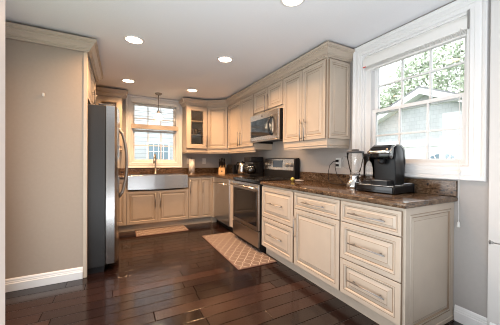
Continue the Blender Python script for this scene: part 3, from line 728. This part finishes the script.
# ------------------------------------------------------------------ things on the far counter
tw = thing('paper_towel_roll', 'white paper towel roll standing on its holder right of the sink', 'paper towel', (-.935, 3.96, CT1))
MB().lathe([(.07, 0), (.07, .010), (.065, .014), (0, .014)], (-.935, 3.96, CT1+.0004), 20).build('holder_base', 'nickel', tw)
MB().lathe([(.058, 0), (.058, .27), (.02, .27), (.02, .262)], (-.935, 3.96, CT1+.0148), 24).build('roll', 'paper', tw)
MB().lathe([(.008, 0), (.008, .03), (.014, .035), (.0, .045)], (-.935, 3.96, CT1+.28), 12).build('holder_rod', 'nickel', tw)
kb = thing('knife_block', 'pale wooden knife block full of black-handled knives in the corner', 'knife block', (0, 0, 0))
MB().prism([(-.185, 0), (.05, 0), (.06, .10), (-.03, .19), (-.165, .105)], -.062, .062, axis='x', bev=.005, seg=2).build('body', 'wood', kb)
MB().box(-.014, .014, -.1795, -.1765, .040, .062).build('emblem', 'slot', kb)
kb.location = (-.355, 3.745, CT1+.0004); spin(kb, math.radians(-30))
kd = Vector((0, -.55, .85)).normalized()
for i, (a, b, ln) in enumerate(((-.036, .25, .13), (-.012, .25, .14), (.012, .25, .135), (.036, .25, .12), (-.036, .75, .14), (-.012, .75, .165), (.012, .75, .17), (.036, .75, .15))):
    q = Vector((a*1.25, -.165+.135*b, .105+.085*b))+Vector((0, -.0012, .0018))
    m = MB(); tip = q+kd*ln + Vector((0, 0, 0)); mid = q+kd*ln*.5+Vector((0, .004, 0))
    m.tube([q, q+kd*.014, mid, tip-kd*.012, tip], [.009, .012, .0115, .013, .009], 8, flat=1.25)
    o = m.build('knife', 'black')
    o.location = kb.location; o.rotation_euler = kb.rotation_euler
    row = 'front row' if b < .5 else 'back row'
    tag(o, 'black-handled knife in the wooden block, %s, %s' % (row, ('leftmost', 'second from left', 'second from right', 'rightmost')[i % 4]), 'knife', 'knives in the block')
to = thing('toaster', 'black toaster on the corner counter between knife block and kettle', 'toaster', (-.22, 3.50, CT1))
MB().box(-.31, -.13, 3.36, 3.66, CT1+.014, CT1+.185, bev=.022, seg=3).build('body', 'black', to)
m = MB(); m.box(-.30, -.14, 3.37, 3.65, CT1+.0004, CT1+.0138); m.build('base', 'dark_grey', to)
for x in (-.25, -.19): MB().box(x-.012, x+.012, 3.40, 3.62, CT1+.1852, CT1+.187).build('slot', 'steel_dark', to)
MB().box(-.335, -.3105, 3.40, 3.44, CT1+.10, CT1+.118, bev=.003).build('lever', 'black_gloss', to)
ke = thing('electric_kettle', 'stainless electric kettle with black handle, left of the coffee maker', 'kettle', (-.24, 3.10, CT1))
kx, ky = -.24, 3.10
MB().lathe([(.080, 0), (.080, .018), (.07, .022), (0, .022)], (kx, ky, CT1+.0004), 22).build('base', 'black', ke)
MB().lathe([(.075, 0), (.076, .05), (.066, .14), (.058, .195), (.0, .195)], (kx, ky, CT1+.0228), 24).build('body', 'steel', ke)
MB().lathe([(.058, 0), (.052, .012), (.02, .020), (.012, .034), (0, .036)], (kx, ky, CT1+.2182), 20).build('lid', 'black', ke)
MB().tube([(kx-.03, ky+.05, CT1+.222), (kx-.05, ky+.10, CT1+.225), (kx-.055, ky+.125, CT1+.18), (kx-.05, ky+.12, CT1+.10), (kx-.035, ky+.075, CT1+.055)], .011, 10).build('handle', 'black', ke)
MB().tube([(kx+.0, ky-.058, CT1+.17), (kx+.0, ky-.085, CT1+.205)], [.018, .010], 10).build('spout', 'steel', ke)
cm = thing('drip_coffee_maker', 'black drip coffee maker with glass carafe left of the range', 'coffee maker', (-.2, 2.72, CT1))
MB().box(-.34, -.08, 2.62, 2.84, CT1+.0004, CT1+.040, bev=.008).build('base', 'black', cm)
MB().box(-.165, -.08, 2.62, 2.84, CT1+.0405, CT1+.235, bev=.006).build('water_tower', 'black', cm)
MB().box(-.335, -.08, 2.615, 2.845, CT1+.2355, CT1+.325, bev=.018, seg=3).build('brew_head', 'black', cm)
cf = MB().lathe([(.060, 0), (.078, .03), (.080, .07), (.066, .12), (.052, .135), (.050, .135), (.062, .12), (.076, .07), (.074, .03), (.0, .004)], (-.255, 2.73, CT1+.042), 24).build('carafe', 'carafe', cm)
MB().lathe([(.055, 0), (.055, .022), (.03, .03), (0, .03)], (-.255, 2.73, CT1+.1775), 20).build('lid', 'black', cf)
MB().lathe([(.067, .112), (.069, .112), (.069, .124), (.062, .124)], (-.255, 2.73, CT1+.042), 24, cap=False).build('band', 'chrome', cf)
MB().tube([(-.315, 2.755, CT1+.165), (-.365, 2.775, CT1+.165), (-.372, 2.778, CT1+.10), (-.33, 2.762, CT1+.07)], .009, 8).build('handle', 'black', cf)

# ------------------------------------------------------------------ floor mats, wall hook
def floor_mat(x0, x1, y0, y1, label):
    t = thing('floor_mat', label, 'mat', ((x0+x1)/2, (y0+y1)/2, 0))
    MB().box(x0, x1, y0, y1, .0006, .010, bev=.003).build('border', 'mat_edge', t)
    MB().box(x0+.012, x1-.012, y0+.012, y1-.012, .0101, .0118).build('patterned_top', 'mat', t)
floor_mat(-1.080, -.590, 1.452, 2.785, 'brown trellis-pattern mat on the floor in front of the range')
floor_mat(-1.975, -1.177, 3.200, 3.615, 'brown trellis-pattern mat on the floor in front of the sink cabinet')
hk = MB().box(-2.837, -2.823, 1.986, 1.9998, 1.755, 1.785, bev=.002).build('wall_hook', 'white_plastic'); tag(hk, 'tiny white hook on the greige wall beside the refrigerator', 'hook')

# ------------------------------------------------------------------ outdoors
struct(MB().box(-12, 24, -14, 24, -.9, -.5).build('ground', 'lawn'))
ga = thing('garage', 'white garage with grey shingled gable outside the right window', 'building', (9, 5.0, -.5))
GXX = 8.6; gy0, gy1, gz, gp = .6, 8.6, 2.05, 3.85; gc = (gy0+gy1)/2
MB().box(GXX, GXX+6, gy0, gy1, -.5, gz).build('wall', 'ext_white', ga)
MB().prism([(gy0, gz+.001), (gy1, gz+.001), (gc, gp)], GXX, GXX+6, axis='x').build('gable', 'shingle', ga)
sl = (gp-gz)/(gc-gy0)
for s in (-1, 1):
    ye = gc+s*(gc-gy0+.45); zc_ = gp-sl*(gc-gy0+.45)
    MB().prism([(gc, gp+.002), (gc, gp+.24), (ye, zc_+.24), (ye, zc_+.002)], GXX-.42, GXX+6.2, axis='x').build('roof', 'ext_white', ga)
    MB().prism([(gc, gp+.245), (gc, gp+.30), (ye-.0, zc_+.30), (ye, zc_+.245)], GXX-.44, GXX+6.2, axis='x').build('shingles', 'roof', ga)
MB().box(GXX-.05, GXX-.002, gy0, gy1, gz-.25, gz+.02).build('frieze_board', 'ext_white', ga)
dm = MB().box(GXX-.06, GXX-.002, 3.1, 6.1, -.5, 1.62).build('garage_door', 'ext_white', ga)
def fan(yc, sgn):
    pts = [(yc, 1.02)]+[(yc+sgn*.46*math.cos(a), 1.02+.46*math.sin(a)) for a in [PI/2*i/8 for i in range(9)]]
    f = MB().prism(pts, GXX-.075, GXX-.061, axis='x').build('fan_window', 'ext_glass', dm)
    for a in (.25, .5, .75):
        MB().tube([(GXX-.08, yc, 1.02), (GXX-.08, yc+sgn*.46*math.cos(a*PI/2), 1.02+.46*math.sin(a*PI/2))], .018, 6).build('muntin', 'ext_white', f)
fan(4.05, 1); fan(3.85, -1)
def tree(loc, h, r, label, mat, n=1100, zc=.62):
    t = thing('tree', label, 'tree', loc, 'trees outside the right window'); x, y, z = loc
    MB().tube([(x, y, z), (x+.05, y, z+h*.3), (x, y+.08, z+h*.6)], [.2, .16, .08], 8).build('trunk', 'bark', t)
    m = MB(); bm = m.bm
    for _ in range(n):
        a, b = random.uniform(0, 2*PI), math.acos(random.uniform(-1, 1)); rr = r*random.uniform(.45, 1)**.6
        c = Vector((x+rr*math.sin(b)*math.cos(a), y+rr*math.sin(b)*math.sin(a), z+h*zc+rr*1.1*math.cos(b)))
        for _k in range(6):
            cc = c+Vector([random.gauss(0, .22) for _ in range(3)]); s_ = random.uniform(.13, .26)
            d1 = Vector([random.gauss(0, 1) for _ in range(3)]).normalized(); d2 = d1.orthogonal().normalized()
            bm.faces.new([bm.verts.new(cc+d1*s_), bm.verts.new(cc+d2*s_*.6), bm.verts.new(cc-d1*s_), bm.verts.new(cc-d2*s_*.6)])
    m.build('foliage', mat, t)
tree((19, 17.0, -.5), 9.5, 4.0, 'leafy green tree left behind the garage', 'leaf')
tree((19, 9.2, -.5), 10.5, 3.6, 'leafy green tree behind the garage roof peak', 'leaf_pale')
tree((19, 1.6, -.5), 9.0, 3.4, 'leafy green tree right behind the garage', 'leaf')
nh = thing('neighbour_house', 'white lap-sided house outside the sink window', 'building', (-1.5, 8.2, -.5))
MB().box(-7, 4, 8.0, 12, -.5, 5.5).build('wall', 'siding', nh)
wn = MB().box(-1.40, -.66, 7.95, 7.999, 1.15, 1.78).build('window', 'ext_white', nh)
MB().box(-1.34, -.72, 7.94, 7.949, 1.21, 1.72).build('pane', 'ext_glass', wn)
m = MB()
for i in (1, 2, 3): x = -1.34+.62*i/4; m.box(x-.012, x+.012, 7.93, 7.939, 1.21, 1.72)
m.box(-1.34, -.72, 7.929, 7.9395, 1.455, 1.475); m.build('muntin', 'ext_white', wn)
sh_ = thing('shrub', 'green shrub outside the sink window at lower left', 'shrub', (-2.0, 7.0, -.5))
m = MB()
for _ in range(900):
    a, b = random.uniform(0, 2*PI), math.acos(random.uniform(-1, 1)); r = random.uniform(.5, 1)
    c = Vector((-2.1+.55*r*math.sin(b)*math.cos(a), 7.0+.5*r*math.sin(b)*math.sin(a), .45+.85*r*math.cos(b)))
    d1 = Vector([random.gauss(0, 1) for _ in range(3)]).normalized(); d2 = d1.orthogonal().normalized(); s_ = random.uniform(.04, .08)
    m.bm.faces.new([m.bm.verts.new(c+d1*s_), m.bm.verts.new(c+d2*s_*.6), m.bm.verts.new(c-d1*s_), m.bm.verts.new(c-d2*s_*.6)])
m.build('foliage', 'leaf_pale', sh_)
MB().tube([(-2.1, 7.0, -.5), (-2.1, 7.0, .4)], .05, 8).build('stem', 'bark', sh_)
